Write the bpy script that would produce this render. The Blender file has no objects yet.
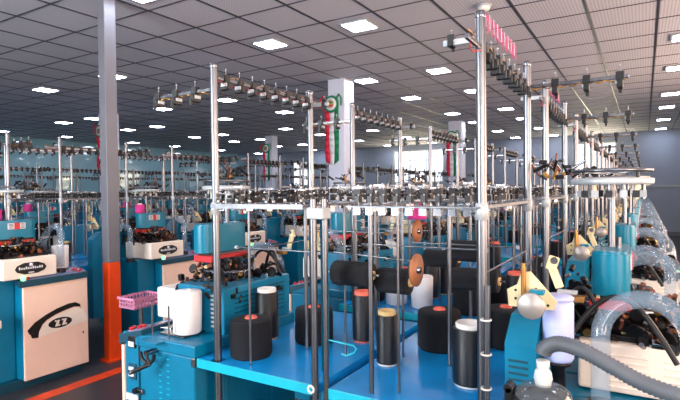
import bpy, bmesh, math, random
from mathutils import Vector, Matrix
PI = math.pi
scene = bpy.context.scene
COL = scene.collection

# ------------------------------------------------------------------ materials
def lin(c):
    return tuple(((v/255)/12.92 if v/255 <= 0.04045 else ((v/255+0.055)/1.055)**2.4) for v in c)

def mat(name, rgb, rough=0.5, metal=0.0, spec=0.5, alpha=1.0, noise=0.12, nscale=14.0, emit=None, bump=0.0, coat=0.0):
    m = bpy.data.materials.new(name); m.use_nodes = True
    nt = m.node_tree; b = nt.nodes['Principled BSDF']
    c = lin(rgb)
    tc = nt.nodes.new('ShaderNodeTexCoord')
    nz = nt.nodes.new('ShaderNodeTexNoise'); nz.inputs['Scale'].default_value = nscale; nz.inputs['Detail'].default_value = 4
    nt.links.new(tc.outputs['Object'], nz.inputs['Vector'])
    rp = nt.nodes.new('ShaderNodeValToRGB')
    rp.color_ramp.elements[0].position = 0.3; rp.color_ramp.elements[1].position = 0.7
    rp.color_ramp.elements[0].color = (*[v*(1-noise) for v in c], 1)
    rp.color_ramp.elements[1].color = (*[min(1, v*(1+noise)) for v in c], 1)
    nt.links.new(nz.outputs['Fac'], rp.inputs['Fac'])
    nt.links.new(rp.outputs['Color'], b.inputs['Base Color'])
    b.inputs['Roughness'].default_value = rough
    b.inputs['Metallic'].default_value = metal
    b.inputs['Specular IOR Level'].default_value = spec
    b.inputs['Alpha'].default_value = alpha
    if coat: b.inputs['Coat Weight'].default_value = coat
    if emit:
        b.inputs['Emission Color'].default_value = (*lin(emit[0]), 1); b.inputs['Emission Strength'].default_value = emit[1]
    if bump:
        bp = nt.nodes.new('ShaderNodeBump'); bp.inputs['Strength'].default_value = bump; bp.inputs['Distance'].default_value = 0.004
        nt.links.new(nz.outputs['Fac'], bp.inputs['Height']); nt.links.new(bp.outputs['Normal'], b.inputs['Normal'])
    return m

def band_bump(m, axis, scale, strength, dist=0.002, wave='BANDS'):
    nt = m.node_tree; b = nt.nodes['Principled BSDF']
    tc = nt.nodes.new('ShaderNodeTexCoord'); w = nt.nodes.new('ShaderNodeTexWave')
    w.bands_direction = axis; w.inputs['Scale'].default_value = scale; w.inputs['Distortion'].default_value = 0.6
    bp = nt.nodes.new('ShaderNodeBump'); bp.inputs['Strength'].default_value = strength; bp.inputs['Distance'].default_value = dist
    nt.links.new(tc.outputs['Object'], w.inputs['Vector']); nt.links.new(w.outputs['Fac'], bp.inputs['Height'])
    nt.links.new(bp.outputs['Normal'], b.inputs['Normal'])
    return m

M = {}
M['teal'] = mat('teal_paint', (0, 112, 146), 0.32, 0, 0.5, noise=0.08)
M['teal_head'] = mat('teal_head_paint', (0, 116, 142), 0.28, 0, 0.5, noise=0.06)
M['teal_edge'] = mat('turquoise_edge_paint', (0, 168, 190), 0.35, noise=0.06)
M['blue_top'] = mat('blue_table_paint', (14, 138, 206), 0.22, 0, 0.5, noise=0.12, nscale=5)
M['teal_dark'] = mat('dark_teal_paint', (16, 66, 84), 0.4, noise=0.15)
M['white'] = mat('white_enamel', (244, 208, 186), 0.38, noise=0.04, nscale=5)
M['white2'] = mat('white_louvre_enamel', (240, 226, 210), 0.4, noise=0.05, nscale=5)
M['lilac'] = mat('lilac_console_film', (132, 122, 150), 0.35, noise=0.12)
M['chrome'] = mat('chrome_steel', (122, 124, 128), 0.32, 1.0, noise=0.05, nscale=30)
M['steel'] = mat('brushed_steel', (128, 130, 134), 0.26, 1.0, noise=0.2, nscale=40)
M['whitemetal'] = mat('pale_cast_fitting', (176, 182, 184), 0.4, 0.2, noise=0.1)
M['dark'] = mat('oily_dark_metal', (26, 24, 26), 0.38, 0.6, noise=0.4, nscale=40)
M['black'] = mat('black_plastic', (10, 10, 12), 0.42, noise=0.2)
M['brass'] = mat('brass', (178, 132, 72), 0.3, 0.85, noise=0.2, nscale=40)
M['rust'] = mat('copper_brown_steel', (120, 70, 48), 0.4, 0.6, noise=0.3, nscale=40)
M['cream'] = mat('cream_cast_plate', (222, 206, 160), 0.4, noise=0.08)
M['yarn'] = band_bump(mat('black_yarn', (15, 16, 20), 0.72, spec=0.4, noise=0.3, nscale=60), 'Z', 70, 0.9, 0.002)
M['cop'] = band_bump(mat('black_filament_yarn', (13, 15, 18), 0.36, spec=0.55, noise=0.25, nscale=60), 'Z', 110, 0.35, 0.001)
M['wyarn'] = band_bump(mat('white_yarn', (236, 232, 230), 0.8, noise=0.03), 'Z', 70, 0.5, 0.001)
M['pink'] = mat('magenta_yarn', (200, 50, 132), 0.75, noise=0.15, bump=0.4)
M['mag'] = mat('magenta_wire', (186, 44, 106), 0.45, noise=0.1)
M['core_red'] = mat('salmon_paper_core', (222, 104, 84), 0.6, noise=0.08)
M['core_white'] = mat('white_plastic_core', (226, 222, 214), 0.5, noise=0.05)
M['core_tan'] = mat('tan_cardboard_core', (206, 176, 120), 0.6, noise=0.1)
M['hole'] = mat('core_hollow', (70, 30, 24), 0.9)
M['cork'] = mat('brown_disc_board', (146, 92, 54), 0.55, noise=0.12)
M['clear'] = mat('clear_plastic_tube', (140, 165, 184), 0.08, spec=0.9, alpha=0.30, noise=0.05, coat=0.3)
M['clear_dark'] = mat('smoky_clear_plastic', (90, 100, 106), 0.12, spec=0.9, alpha=0.5, noise=0.05, coat=0.5)
M['frost'] = mat('frosted_funnel_plastic', (214, 220, 216), 0.35, alpha=0.75, noise=0.05)
M['hose'] = mat('grey_corrugated_hose', (84, 90, 96), 0.45, noise=0.12)
M['red'] = mat('red_plastic', (186, 34, 40), 0.4)
M['green'] = mat('green_plastic', (24, 140, 84), 0.4)
M['lamp'] = mat('lit_green_button', (120, 220, 150), 0.4, emit=((150, 240, 180), 1.2))
M['paper'] = mat('white_label', (214, 216, 220), 0.5, noise=0.03)
M['grey'] = mat('grey_paint', (108, 109, 116), 0.42, noise=0.06, nscale=4)
M['orange'] = mat('orange_paint', (236, 70, 8), 0.42, noise=0.08, nscale=6)
M['line'] = mat('orange_floor_paint', (206, 60, 14), 0.5, noise=0.25, nscale=9)
M['wcol'] = mat('white_column_paint', (214, 218, 232), 0.5, noise=0.03, nscale=3)
M['olive'] = mat('lime_green_plastic', (140, 160, 30), 0.5)
M['bluep'] = mat('blue_plastic', (30, 110, 200), 0.4)
M['pale_lilac'] = mat('pale_lilac_plastic', (176, 186, 232), 0.4, noise=0.05, nscale=4)
M['purple'] = mat('purple_cloth', (92, 44, 150), 0.8, noise=0.2)
M['flag_r'] = mat('flag_red', (214, 36, 66), 0.7, noise=0.08)
M['flag_w'] = mat('flag_white', (226, 226, 230), 0.7, noise=0.04)
M['flag_g'] = mat('flag_green', (20, 128, 84), 0.7, noise=0.08)
M['gold'] = mat('gold_thread', (190, 150, 70), 0.5)
M['led'] = mat('led_diffuser', (255, 255, 255), 0.5, emit=((226, 234, 255), 32.0))
M['pane'] = mat('bright_window_glass', (240, 244, 250), 0.2, emit=((240, 246, 255), 1.1))
M['wframe'] = mat('window_frame_paint', (188, 190, 186), 0.5)
M['traym'] = mat('dull_tray_steel', (120, 122, 126), 0.42, 0.9, noise=0.2, nscale=30)
M['discm'] = mat('worn_disc_steel', (168, 162, 156), 0.42, 0.6, noise=0.1)
M['pinkp'] = mat('pink_plastic', (196, 128, 158), 0.45)
M['rubber'] = mat('black_cable_rubber', (14, 14, 16), 0.5)

# ------------------------------------------------------------------ mesh builder
class MB:
    def __init__(s): s.v, s.f, s.mi, s.sm, s.ms = [], [], [], [], []
    def slot(s, m):
        if m not in s.ms: s.ms.append(m)
        return s.ms.index(m)
    def add(s, vs, fs, m, smooth=False):
        o = len(s.v); s.v += [tuple(v) for v in vs]; k = s.slot(m)
        for f in fs:
            s.f.append(tuple(i+o for i in f)); s.mi.append(k); s.sm.append(smooth)
        return s
    def box(s, x0, x1, y0, y1, z0, z1, m, b=0.0, rot=None, piv=None):
        if b > 0:
            bm = bmesh.new(); bmesh.ops.create_cube(bm, size=1)
            for v in bm.verts:
                v.co = Vector(((x0+x1)/2+v.co.x*(x1-x0), (y0+y1)/2+v.co.y*(y1-y0), (z0+z1)/2+v.co.z*(z1-z0)))
            bmesh.ops.bevel(bm, geom=bm.edges[:], offset=b, segments=2, affect='EDGES', profile=0.5)
            bm.verts.index_update()
            vs = [v.co.copy() for v in bm.verts]; fs = [[v.index for v in f.verts] for f in bm.faces]; bm.free()
        else:
            vs = [Vector(p) for p in ((x0,y0,z0),(x1,y0,z0),(x1,y1,z0),(x0,y1,z0),(x0,y0,z1),(x1,y0,z1),(x1,y1,z1),(x0,y1,z1))]
            fs = [(0,3,2,1),(4,5,6,7),(0,1,5,4),(1,2,6,5),(2,3,7,6),(3,0,4,7)]
        if rot is not None:
            c = Vector(piv) if piv else Vector(((x0+x1)/2,(y0+y1)/2,(z0+z1)/2))
            vs = [c + rot @ (v-c) for v in vs]
        return s.add(vs, fs, m)
    def cyl(s, p, q, r, m, n=10, r2=None, caps=True):
        p, q = Vector(p), Vector(q); d = (q-p).normalized(); r2 = r if r2 is None else r2
        a = d.orthogonal().normalized(); c = d.cross(a)
        vs = []
        for P, R in ((p, r), (q, r2)):
            for i in range(n):
                t = 2*PI*i/n; vs.append(P + R*(math.cos(t)*a + math.sin(t)*c))
        s.add(vs, [(i, (i+1) % n, n+(i+1) % n, n+i) for i in range(n)], m, True)
        if caps: s.add(vs, [tuple(range(n-1, -1, -1)), tuple(range(n, 2*n))], m)
        return s
    def tube(s, pts, r, m, n=8, closed=False, rib=0.0):
        pts = [Vector(p) for p in pts]; N = len(pts); vs = []
        up = None
        for i, p in enumerate(pts):
            if closed: t = (pts[(i+1) % N]-pts[i-1]).normalized()
            else: t = (pts[min(i+1, N-1)]-pts[max(i-1, 0)]).normalized()
            if up is None: up = t.orthogonal().normalized()
            up = (up - up.dot(t)*t)
            up = up.normalized() if up.length > 1e-6 else t.orthogonal().normalized()
            w = t.cross(up); R = r*(1+rib*(i % 2))
            for k in range(n):
                a = 2*PI*k/n; vs.append(p+R*(math.cos(a)*up+math.sin(a)*w))
        fs = []
        for i in range(N if closed else N-1):
            j = (i+1) % N
            for k in range(n): fs.append((i*n+k, i*n+(k+1) % n, j*n+(k+1) % n, j*n+k))
        s.add(vs, fs, m, True)
        if not closed: s.add(vs, [tuple(range(n-1, -1, -1)), tuple(range((N-1)*n, N*n))], m)
        return s
    def lathe(s, prof, m, n=24, c=(0,0,0), axis='Z'):
        vs = []
        for r, z in prof:
            for i in range(n):
                t = 2*PI*i/n
                p = (r*math.cos(t), r*math.sin(t), z)
                if axis == 'X': p = (z, p[0], p[1])
                elif axis == 'Y': p = (p[1], z, p[0])
                vs.append((p[0]+c[0], p[1]+c[1], p[2]+c[2]))
        K = len(prof)
        return s.add(vs, [(k*n+i, k*n+(i+1) % n, (k+1)*n+(i+1) % n, (k+1)*n+i) for k in range(K-1) for i in range(n)], m, True)
    def rprism(s, pts, d, m, frame):
        n = len(pts); vs = [frame(u, v, 0) for u, v in pts]+[frame(u, v, d) for u, v in pts]
        s.add(vs, [(i, (i+1) % n, n+(i+1) % n, n+i) for i in range(n)], m, True)
        return s.add(vs, [tuple(range(n-1, -1, -1)), tuple(range(n, 2*n))], m)
    def prism(s, pts, d, m, frame=None):
        """pts: 2D polygon; frame(u,v,w)->xyz, extruded 0..d along w"""
        n = len(pts); vs = [frame(u, v, 0) for u, v in pts]+[frame(u, v, d) for u, v in pts]
        fs = [tuple(range(n-1, -1, -1)), tuple(range(n, 2*n))]+[(i, (i+1) % n, n+(i+1) % n, n+i) for i in range(n)]
        return s.add(vs, fs, m)
    def mesh(s, name):
        me = bpy.data.meshes.new(name); me.from_pydata(s.v, [], s.f)
        for m in s.ms: me.materials.append(m)
        me.polygons.foreach_set('material_index', s.mi); me.polygons.foreach_set('use_smooth', s.sm)
        bm = bmesh.new(); bm.from_mesh(me); bmesh.ops.recalc_face_normals(bm, faces=bm.faces); bm.to_mesh(me); bm.free()
        me.update(); return me

def put(name, me, parent=None, loc=None, rz=0.0, label=None):
    o = bpy.data.objects.new(name, me); COL.objects.link(o)
    if parent: o.parent = parent
    if loc: o.location = loc
    if rz: o.rotation_euler.z = rz
    if label: o['label'] = label
    return o

def thing(name, label, cat, loc, rz=0.0, group=None, me=None):
    o = put(name, me, None, loc, rz); o['label'] = label; o['category'] = cat
    if group: o['group'] = group
    return o

def struct(name, mb, loc=None):
    o = put(name, mb.mesh(name), None, loc); o['kind'] = 'structure'; return o

ORD = ['first','second','third','fourth','fifth','sixth','seventh','eighth','ninth','tenth','eleventh','twelfth','thirteenth','fourteenth','fifteenth','sixteenth']

# ------------------------------------------------------------------ the room
CEIL = 3.24; XL, XR, YB, YF = -16.4, 2.7, 18.4, -2.6
fm = mat('grey_floor', (50, 48, 52), 0.4, noise=0.25, nscale=1.6)
MB_ = MB().box(XL-.1, XR+.1, YF-.1, YB+.1, -0.12, 0, fm); struct('floor', MB_)
def ceiling_mat():
    m = mat('perforated_ceiling_tile', (205, 204, 212), 0.7, noise=0.05, nscale=0.7)
    nt = m.node_tree; b = nt.nodes['Principled BSDF']
    src = b.inputs['Base Color'].links[0].from_socket
    geo = nt.nodes.new('ShaderNodeNewGeometry'); sep = nt.nodes.new('ShaderNodeSeparateXYZ'); nt.links.new(geo.outputs['Position'], sep.inputs[0])
    def mth(op, a, bb=None, c=None):
        n = nt.nodes.new('ShaderNodeMath'); n.operation = op
        for i, q in enumerate((a, bb, c)):
            if q is None: continue
            if isinstance(q, (int, float)): n.inputs[i].default_value = q
            else: nt.links.new(q, n.inputs[i])
        return n.outputs[0]
    # pinholes on a 3 cm pitch
    hx = mth('ABSOLUTE', mth('SUBTRACT', mth('FRACT', mth('DIVIDE', sep.outputs[0], 0.03)), 0.5))
    hy = mth('ABSOLUTE', mth('SUBTRACT', mth('FRACT', mth('DIVIDE', sep.outputs[1], 0.03)), 0.5))
    d = mth('SQRT', mth('ADD', mth('MULTIPLY', hx, hx), mth('MULTIPLY', hy, hy)))
    hole = mth('LESS_THAN', d, 0.27)
    mx = nt.nodes.new('ShaderNodeMix'); mx.data_type = 'RGBA'
    nt.links.new(mth('MULTIPLY', hole, 0.42), mx.inputs[0]); nt.links.new(src, mx.inputs[6]); mx.inputs[7].default_value = (0.04, 0.04, 0.05, 1)
    nt.links.new(mx.outputs[2], b.inputs['Base Color'])
    return m
struct('ceiling', MB().box(XL-.1, XR+.1, YF-.1, YB+.1, CEIL, CEIL+.1, ceiling_mat()))
TX0, TY0, TS = 0.067*1.74, 1.505*1.74, 0.5965
grid_m = mat('grid_tee_dark_grey', (70, 70, 78), 0.35, 0.3, noise=0.05)
g = MB()
i = -30
while TX0+i*TS < XR:
    x = TX0+i*TS
    if x > XL: g.box(x-.011, x+.011, YF, YB, CEIL-.006, CEIL+.001, grid_m)
    i += 1
i = -13
while TY0+i*TS < YB:
    y = TY0+i*TS
    if y > YF: g.box(XL, XR, y-.007, y+.007, CEIL-.005, CEIL+.001, grid_m)
    i += 1
struct('trim_1', g)                                   # ceiling grid tees
wall_m = mat('blue_grey_wall', (150, 160, 176), 0.5, noise=0.04, nscale=0.8)
wall_l = mat('pale_teal_gloss_wall', (140, 184, 196), 0.08, spec=0.9, noise=0.05, nscale=0.8, coat=0.5)
def wall_with_holes(name, axis, at, th, lo, hi, holes, m):
    """wall plane perpendicular to axis, holes = (a0,a1,z0,z1)"""
    mb = MB(); cuts = sorted({lo, hi, *[h[0] for h in holes], *[h[1] for h in holes]})
    for a, b in zip(cuts, cuts[1:]):
        hs = sorted([h for h in holes if h[0] <= a+1e-6 and h[1] >= b-1e-6], key=lambda h: h[2]); z = 0
        for h in hs+[None]:
            z1 = h[2] if h else CEIL
            if z1 > z:
                if axis == 'Y': mb.box(a, b, at, at+th, z, z1, m)
                else: mb.box(at, at+th, a, b, z, z1, m)
            if h: z = h[3]
    return struct(name, mb)
back_w = [(-2.05, -0.75, 1.75, 2.98), (-8.6, -6.5, 1.75, 3.05), (-13.6, -12.4, 1.7, 2.8), (-11.6, -10.9, 1.7, 2.6)]
wall_with_holes('wall_back', 'Y', YB, .12, XL-.1, XR+.1, back_w, wall_m)
front_key_w = [(-4.6, -2.5, 1.1, 2.7), (.5, 1.7, 1.1, 2.7)]  # unseen window openings, added to carry the front key light
wall_with_holes('wall_front', 'Y', YF-.12, .12, XL-.1, XR+.1, front_key_w, wall_m)
right_fill_w = [(-1.6, 0.9, 1.0, 2.6), (2.6, 5.2, 1.0, 2.6), (7.0, 9.6, 1.0, 2.6)]  # unseen window openings, added for warm fill on faces turned right
wall_with_holes('wall_right', 'X', XR, .12, YF, YB, right_fill_w, wall_m)
wall_with_holes('wall_left', 'X', XL-.12, .12, YF, YB, [], wall_l)
wn = 0
def window(axis, at, a0, a1, z0, z1, muntins=2):
    global wn; wn += 1
    mb = MB(); pn = MB(); fw = .05
    def bx(M_, a, b, c, d, t0, t1, m):
        if axis == 'Y': M_.box(a, b, at+t0, at+t1, c, d, m)
        else: M_.box(at+t0, at+t1, a, b, c, d, m)
    for q in ((a0, a1, z0, z0+fw), (a0, a1, z1-fw, z1), (a0, a0+fw, z0+fw, z1-fw), (a1-fw, a1, z0+fw, z1-fw)): bx(mb, *q, .02, .09, M['wframe'])
    for k in range(1, muntins+1):
        a = a0+(a1-a0)*k/(muntins+1); bx(mb, a-.02, a+.02, z0+fw, z1-fw, .03, .08, M['wframe'])
    zc = z0+(z1-z0)*.68; bx(mb, a0+fw, a1-fw, zc-.015, zc+.015, .035, .075, M['wframe'])
    bx(pn, a0+fw, a1-fw, z0+fw, z1-fw, .05, .056, M['pane'])
    o = struct('window_%d' % wn, mb); put('window_pane', pn.mesh('window_pane'), o)
for w in back_w: window('Y', YB, *w)
for w in front_key_w: window('Y', YF-.12, *w)
for w in right_fill_w: window('X', XR, *w)
tr = MB().box(XL, XR, YB-.03, YB, 1.49, 1.54, M['wframe'], .004); struct('trim_2', tr)
tr = MB().box(XL, XR, YB-.02, YB, 0, .12, M['grey']); struct('baseboard_back', tr)
struct('trim_3', MB().box(-3.86, -3.74, YF, YB, 0.0, 0.002, M['line']))     # painted aisle line

# ceiling lamps
cl_house = MB().box(-.16, .16, -.16, .16, -.014, 0, M['whitemetal'], .004).mesh('lamp_frame')
cl_led = MB().box(-.135, .135, -.135, .135, -.018, -.006, M['led']).mesh('diffuser')
lx = [.24+.343*j for j in (0, -5, -7, -12, -15, -19, -21, -26, -29)]
ly = [2.69+.3428*k for k in (-18, -11, -7, -3, 0, 4, 7, 11, 14, 18, 22)]
for a, X in enumerate(lx):
    for b, Y in enumerate(ly):
        if not (XL+.3 < X*1.74 < XR-.3 and YF+.3 < Y*1.74 < YB-.3): continue
        t = thing('ceiling_light', 'square recessed ceiling light, %s lamp of the %s lamp row from the right wall' % (ORD[b], ORD[a]), 'ceiling light', (X*1.74, Y*1.74, CEIL-.006), 0, 'ceiling lights')
        put('lamp_frame', cl_house, t); put('diffuser', cl_led, t)

# columns
def square_col(name, cx, cy, hx, hy, m, base=None):
    mb = MB()
    if base:
        mb.box(cx-hx, cx+hx, cy-hy, cy+hy, 0, base, M['orange'], .006).box(cx-hx, cx+hx, cy-hy, cy+hy, base, CEIL, m, .006)
        mb.box(cx-hx-.03, cx+hx+.03, cy-hy-.03, cy+hy+.03, 0, .012, M['orange'])
    else:
        mb.box(cx-hx, cx+hx, cy-hy, cy+hy, 0, CEIL, m, .01)
    o = put(name, mb.mesh(name)); o['kind'] = 'structure'; return o
square_col('column', -4.10, 2.80, .047, .058, M['grey'], .88)
cols = [(-4.12, 6.88, .15), (-4.15, 12.75, .17), (-10.1, 12.55, .14), (-10.1, 6.9, .15)]
for cx, cy, h in cols: square_col('column', cx, cy, h, h, M['wcol'])

# pennants on the columns
def pennant(cx, cy, h, s, label):
    y = cy-h-.012; x = cx-.075*s; w = .25*s; zt = 2.93
    t = thing('flag_pennant', label, 'flag', (x, y, zt-1.1*s), 0, 'flags on the white columns')
    fl = MB(); H = .86*s
    for k, m in enumerate((M['flag_r'], M['flag_w'], M['flag_g'])):
        u0 = -w/2+w*k/3; u1 = u0+w/3; n = 8
        for j in range(n):
            z0 = 1.0*s-H*j/n*1.0; z1 = 1.0*s-H*(j+1)/n
            f = lambda u, j: .012*math.sin(3*j/n*PI+u*20)
            def bot(u, z, jj): return z-(.0 if jj < n else 0)
            zz0a, zz0b, zz1a, zz1b = z0, z0, z1, z1
            if j == n-1:
                zz1a = z1-(.10*s)*(1-abs(u0)/(w/2)); zz1b = z1-(.10*s)*(1-abs(u1)/(w/2))
            vs = [(u0, f(u0, j), zz0a), (u1, f(u1, j), zz0b), (u1, f(u1, j+1), zz1b), (u0, f(u0, j+1), zz1a)]
            vb = [(a, b+.004, c) for a, b, c in vs]
            fl.add(vs+vb, [(0,1,2,3), (7,6,5,4), (0,4,5,1), (3,2,6,7), (0,3,7,4), (1,5,6,2)], m, True)
    put('flag_cloth', fl.mesh('flag_cloth'), t)
    em = MB()
    em.lathe([(0, -.012), (.125*s, -.012), (.135*s, 0), (0, 0)], M['flag_g'], 28, (0, -.012, 1.02*s), 'Y')
    em.lathe([(.0, -.02), (.1*s, -.02), (.1*s, -.01)], M['flag_w'], 28, (0, -.012, 1.02*s), 'Y')
    em.lathe([(.0, -.026), (.06*s, -.026), (.06*s, -.015)], M['gold'], 20, (0, -.012, 1.02*s), 'Y')
    em.box(-.05*s, .05*s, -.045, -.03, .985*s, 1.005*s, M['flag_r']); em.box(-.05*s, .05*s, -.045, -.03, 1.03*s, 1.05*s, M['flag_g'])
    for sg in (-1, 1): em.tube([(sg*.1*s, -.02, 1.1*s), (sg*.15*s, -.03, 1.16*s), (sg*.19*s, -.03, 1.1*s), (sg*.19*s, -.03, .98*s)], .012*s, M['flag_r'] if sg < 0 else M['flag_g'], 6)
    put('emblem', em.mesh('emblem'), t)
pennant(-4.12, 6.88, .15, 1.0, 'red, white and green pennant with round emblem on the nearest white column')
pennant(-4.15, 12.75, .17, 1.1, 'red, white and green pennant on the white column before the bright window')
pennant(-10.1, 12.55, .14, 1.1, 'small far pennant, red white and green, on the column by the pale teal wall')
pennant(-10.1, 6.9, .15, 1.0, 'red, white and green pennant on the column far behind the grey and orange post')

# ------------------------------------------------------------------ knitting machine (local: front face x=0, +x is the front, y along the row)
rnd = random.Random(7)
def fr(X):                       # frame for prisms on a plane x = X facing +x
    return lambda u, v, w: (X+w, u, v)
def sub(parent, *items):
    for name, me in items: put(name, me, parent)

P = {}
# cabinet with the deep end (+y) and the set-back bed (-y)
c = MB()
c.box(-.48, -.022, -.06, .45, .07, .80, M['teal'], .008)
c.box(-.49, .0-.012, -.06, .455, .80, .852, M['teal'], .006)
c.box(-.48, -.12, -.26, -.062, .07, .85, M['teal'], .008)
c.box(-.46, -.06, -.24, .42, .0, .07, M['teal_dark'])
P['cabinet'] = c.mesh('cabinet')
P['side_bed'] = MB().box(-.48, -.12, -.84, -.262, .60, .85, M['teal'], .008).box(-.44, -.40, -.82, -.78, 0, .6, M['teal'], .004).box(-.2, -.16, -.82, -.78, 0, .6, M['teal'], .004).mesh('side_bed')
ot = MB().box(-.12, .26, -.62, -.33, .575, .635, M['white2'], .01).box(-.11, .25, -.61, -.34, .636, .64, M['grey']).box(-.10, -.06, -.5, -.45, 0, .575, M['teal'], .004).box(.1, .14, -.5, -.45, 0, .575, M['teal'], .004)
P['output_tray'] = ot.mesh('output_tray')
P['front_panel'] = MB().box(-.02, 0, -.06, .455, .07, .79, M['white'], .006).mesh('front_panel')
sw = MB()
# swoosh over a pale hill with a dark oval
top = [(.0, .455), (.05, .50), (.12, .535), (.20, .565), (.29, .585), (.34, .585), (.375, .565), (.38, .535)]
low = [(.375, .545), (.33, .555), (.27, .545), (.19, .525), (.13, .50), (.10, .475), (.075, .43), (.07, .39), (.03, .395), (.02, .42), (.01, .43)]
sw.prism(top+low, .004, M['black'], fr(.0))
hill = [(.075, .392), (.08, .43), (.105, .472), (.14, .495), (.20, .515), (.28, .535), (.34, .545), (.40, .52), (.42, .48), (.43, .43)]
sw.prism(hill, .003, M['white2'], fr(.0))
ov = [(.225+.085*math.cos(2*PI*k/28), .462+.036*math.sin(2*PI*k/28)) for k in range(28)]
sw.prism(ov, .006, M['black'], fr(.0))
for u0 in (.185, .235):         # two stylised white characters in the oval
    sw.prism([(u0, .44), (u0+.018, .44), (u0+.036, .483), (u0+.018, .483)], .009, M['white2'], fr(.0))
    sw.prism([(u0, .474), (u0+.012, .474), (u0+.012, .485), (u0, .485)], .009, M['white2'], fr(.0))
    sw.prism([(u0+.024, .44), (u0+.036, .44), (u0+.036, .451), (u0+.024, .451)], .009, M['white2'], fr(.0))
sw.cyl((0, .405, .34), (.006, .405, .34), .006, M['black'], 10)
sw.v = [(x, .2+(y-.2)*1.12-.012, .46+(z-.46)*1.12) if y < .40 or z > .36 else (x, y, z) for x, y, z in sw.v]
P['emblem'] = sw.mesh('emblem')
cs = MB()
cs.add([(-.15, -.09, .853), (.012, -.09, .79), (.012, .456, .79), (-.15, .456, .853), (-.15, -.09, .876), (.012, -.09, .838), (.012, .456, .838), (-.15, .456, .876)],
       [(0,3,2,1), (4,5,6,7), (0,1,5,4), (1,2,6,5), (2,3,7,6), (3,0,4,7)], M['teal_dark'])
P['console'] = cs.mesh('console')
kp = MB()
kp.add([(-.135, -.04, .871), (.0, -.04, .839), (.0, .44, .839), (-.135, .44, .871), (-.135, -.04, .877), (.0, -.04, .845), (.0, .44, .845), (-.135, .44, .877)],
       [(0,3,2,1), (4,5,6,7), (0,1,5,4), (1,2,6,5), (2,3,7,6), (3,0,4,7)], M['lilac'])
P['keypad'] = kp.mesh('keypad')
bt = MB()
for u, v in ((.36,-.03),(.39,-.05),(.39,-.01),(.42,-.03),(.37,-.06)): bt.cyl((v, u, .842-v*.18), (v, u, .860-v*.18), .010, M['red'], 10)
P['red_button'] = bt.mesh('red_button')
P['green_lamp'] = MB().cyl((.005, -.06, .845), (.012, -.06, .872), .018, M['lamp'], 12).cyl((.0, -.03, .845), (0, -.03, .865), .014, M['red'], 10).mesh('green_lamp')
# front housing: white box that spans the bed
fh = MB().box(-.385, 0, -.2, .2, .856, 1.012, M['white2'], .010)
P['front_housing'] = fh.mesh('front_housing')
lv = MB()
for sg in (-1, 1):
    for k in range(6):
        for (xa, xb) in ((-.30, -.19), (-.15, -.04)):
            z = .872+.02*k
            lv.box(xa, xb, sg*.2-.004, sg*.2+.004, z, z+.007, M['white2'], .003)
P['louvre_slots'] = lv.mesh('louvre_slots')
lp = MB()
pl = [(-.115, .93), (-.1, .955), (-.05, .975), (.05, .975), (.1, .955), (.115, .93), (.1, .907), (.05, .889), (-.05, .889), (-.1, .907)]
lp.prism(pl, .006, M['black'], fr(.0))
for k in range(11): lp.box(.0, .008, -.09+.0165*k, -.079+.0165*k, .926, .942+.004*math.cos(k*2), M['paper'])
lp.lathe([(0, .009), (.014, .009), (.014, 0)], M['paper'], 12, (0, 0, .958), 'X')
lp.box(.0, .008, -.02, .02, .895, .904, M['paper'])
P['logo_plate'] = lp.mesh('logo_plate')
# mechanism above the bed
PIECES = {}
def bits(seed, n, mats, x0, x1, y0, y1, z0, z1, smin=.012, smax=.05):
    r = random.Random(seed); mb = MB(); PIECES[seed] = []
    for _ in range(n):
        PIECES[seed].append(len(mb.f))
        x, y = r.uniform(x0, x1), r.uniform(y0, y1)
        e = max(abs(2*(x-x0)/(x1-x0)-1), abs(2*(y-y0)/(y1-y0)-1))
        z = z0+(z1-z0)*(r.random()**1.2)*(1-.75*e*e); m = M[r.choice(mats)]; k = r.random()
        if k < .45:
            a, b, d = (r.uniform(smin, smax) for _ in range(3))
            mb.box(x-a/2, x+a/2, y-b/2, y+b/2, z-d/2, z+d/2, m, .002, Matrix.Rotation(r.uniform(-.5, .5), 3, r.choice('XYZ')))
        elif k < .85:
            d = Vector((r.uniform(-1, 1), r.uniform(-1, 1), r.uniform(-1, 1))).normalized()*r.uniform(smin, smax*1.4)
            mb.cyl((x, y, z), Vector((x, y, z))+d, r.uniform(.004, .013), m, 8)
        else:
            d = Vector((r.choice((0, 1)), 1, .3)).normalized()*.008
            mb.cyl((x, y, z), Vector((x, y, z))+d, r.uniform(.012, .03), m, 14)
    return mb
ky = MB()
ky.box(-.38, -.05, -.165, .165, 1.0, 1.03, M['dark'], .004)
ky.lathe([(0, .86), (.15, .86), (.15, .98), (.11, 1.0), (.11, 1.08), (.125, 1.085), (.125, 1.11), (.075, 1.115), (.075, 1.16), (0, 1.16)], M['dark'], 28, (-.25, .0, 0))
ky.lathe([(.126, 1.088), (.131, 1.09), (.131, 1.105), (.126, 1.108)], M['steel'], 28, (-.25, 0, 0))
P['needle_cylinder'] = ky.mesh('needle_cylinder')
P['cam_linkage'] = bits(3, 170, ['dark','dark','black','rust','black','dark'], -.40, -.04, -.20, .20, 1.015, 1.19, .010, .034).mesh('cam_linkage')
P['yarn_finger'] = bits(5, 60, ['brass','rust','rust','chrome','steel','brass','cream'], -.40, -.07, -.21, .21, 1.015, 1.18, .006, .024).mesh('yarn_finger')
P['steel_lever'] = bits(9, 44, ['chrome','steel','steel','dark','dark'], -.42, -.06, -.22, .20, 1.015, 1.16, .008, .03).mesh('steel_lever')
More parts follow.
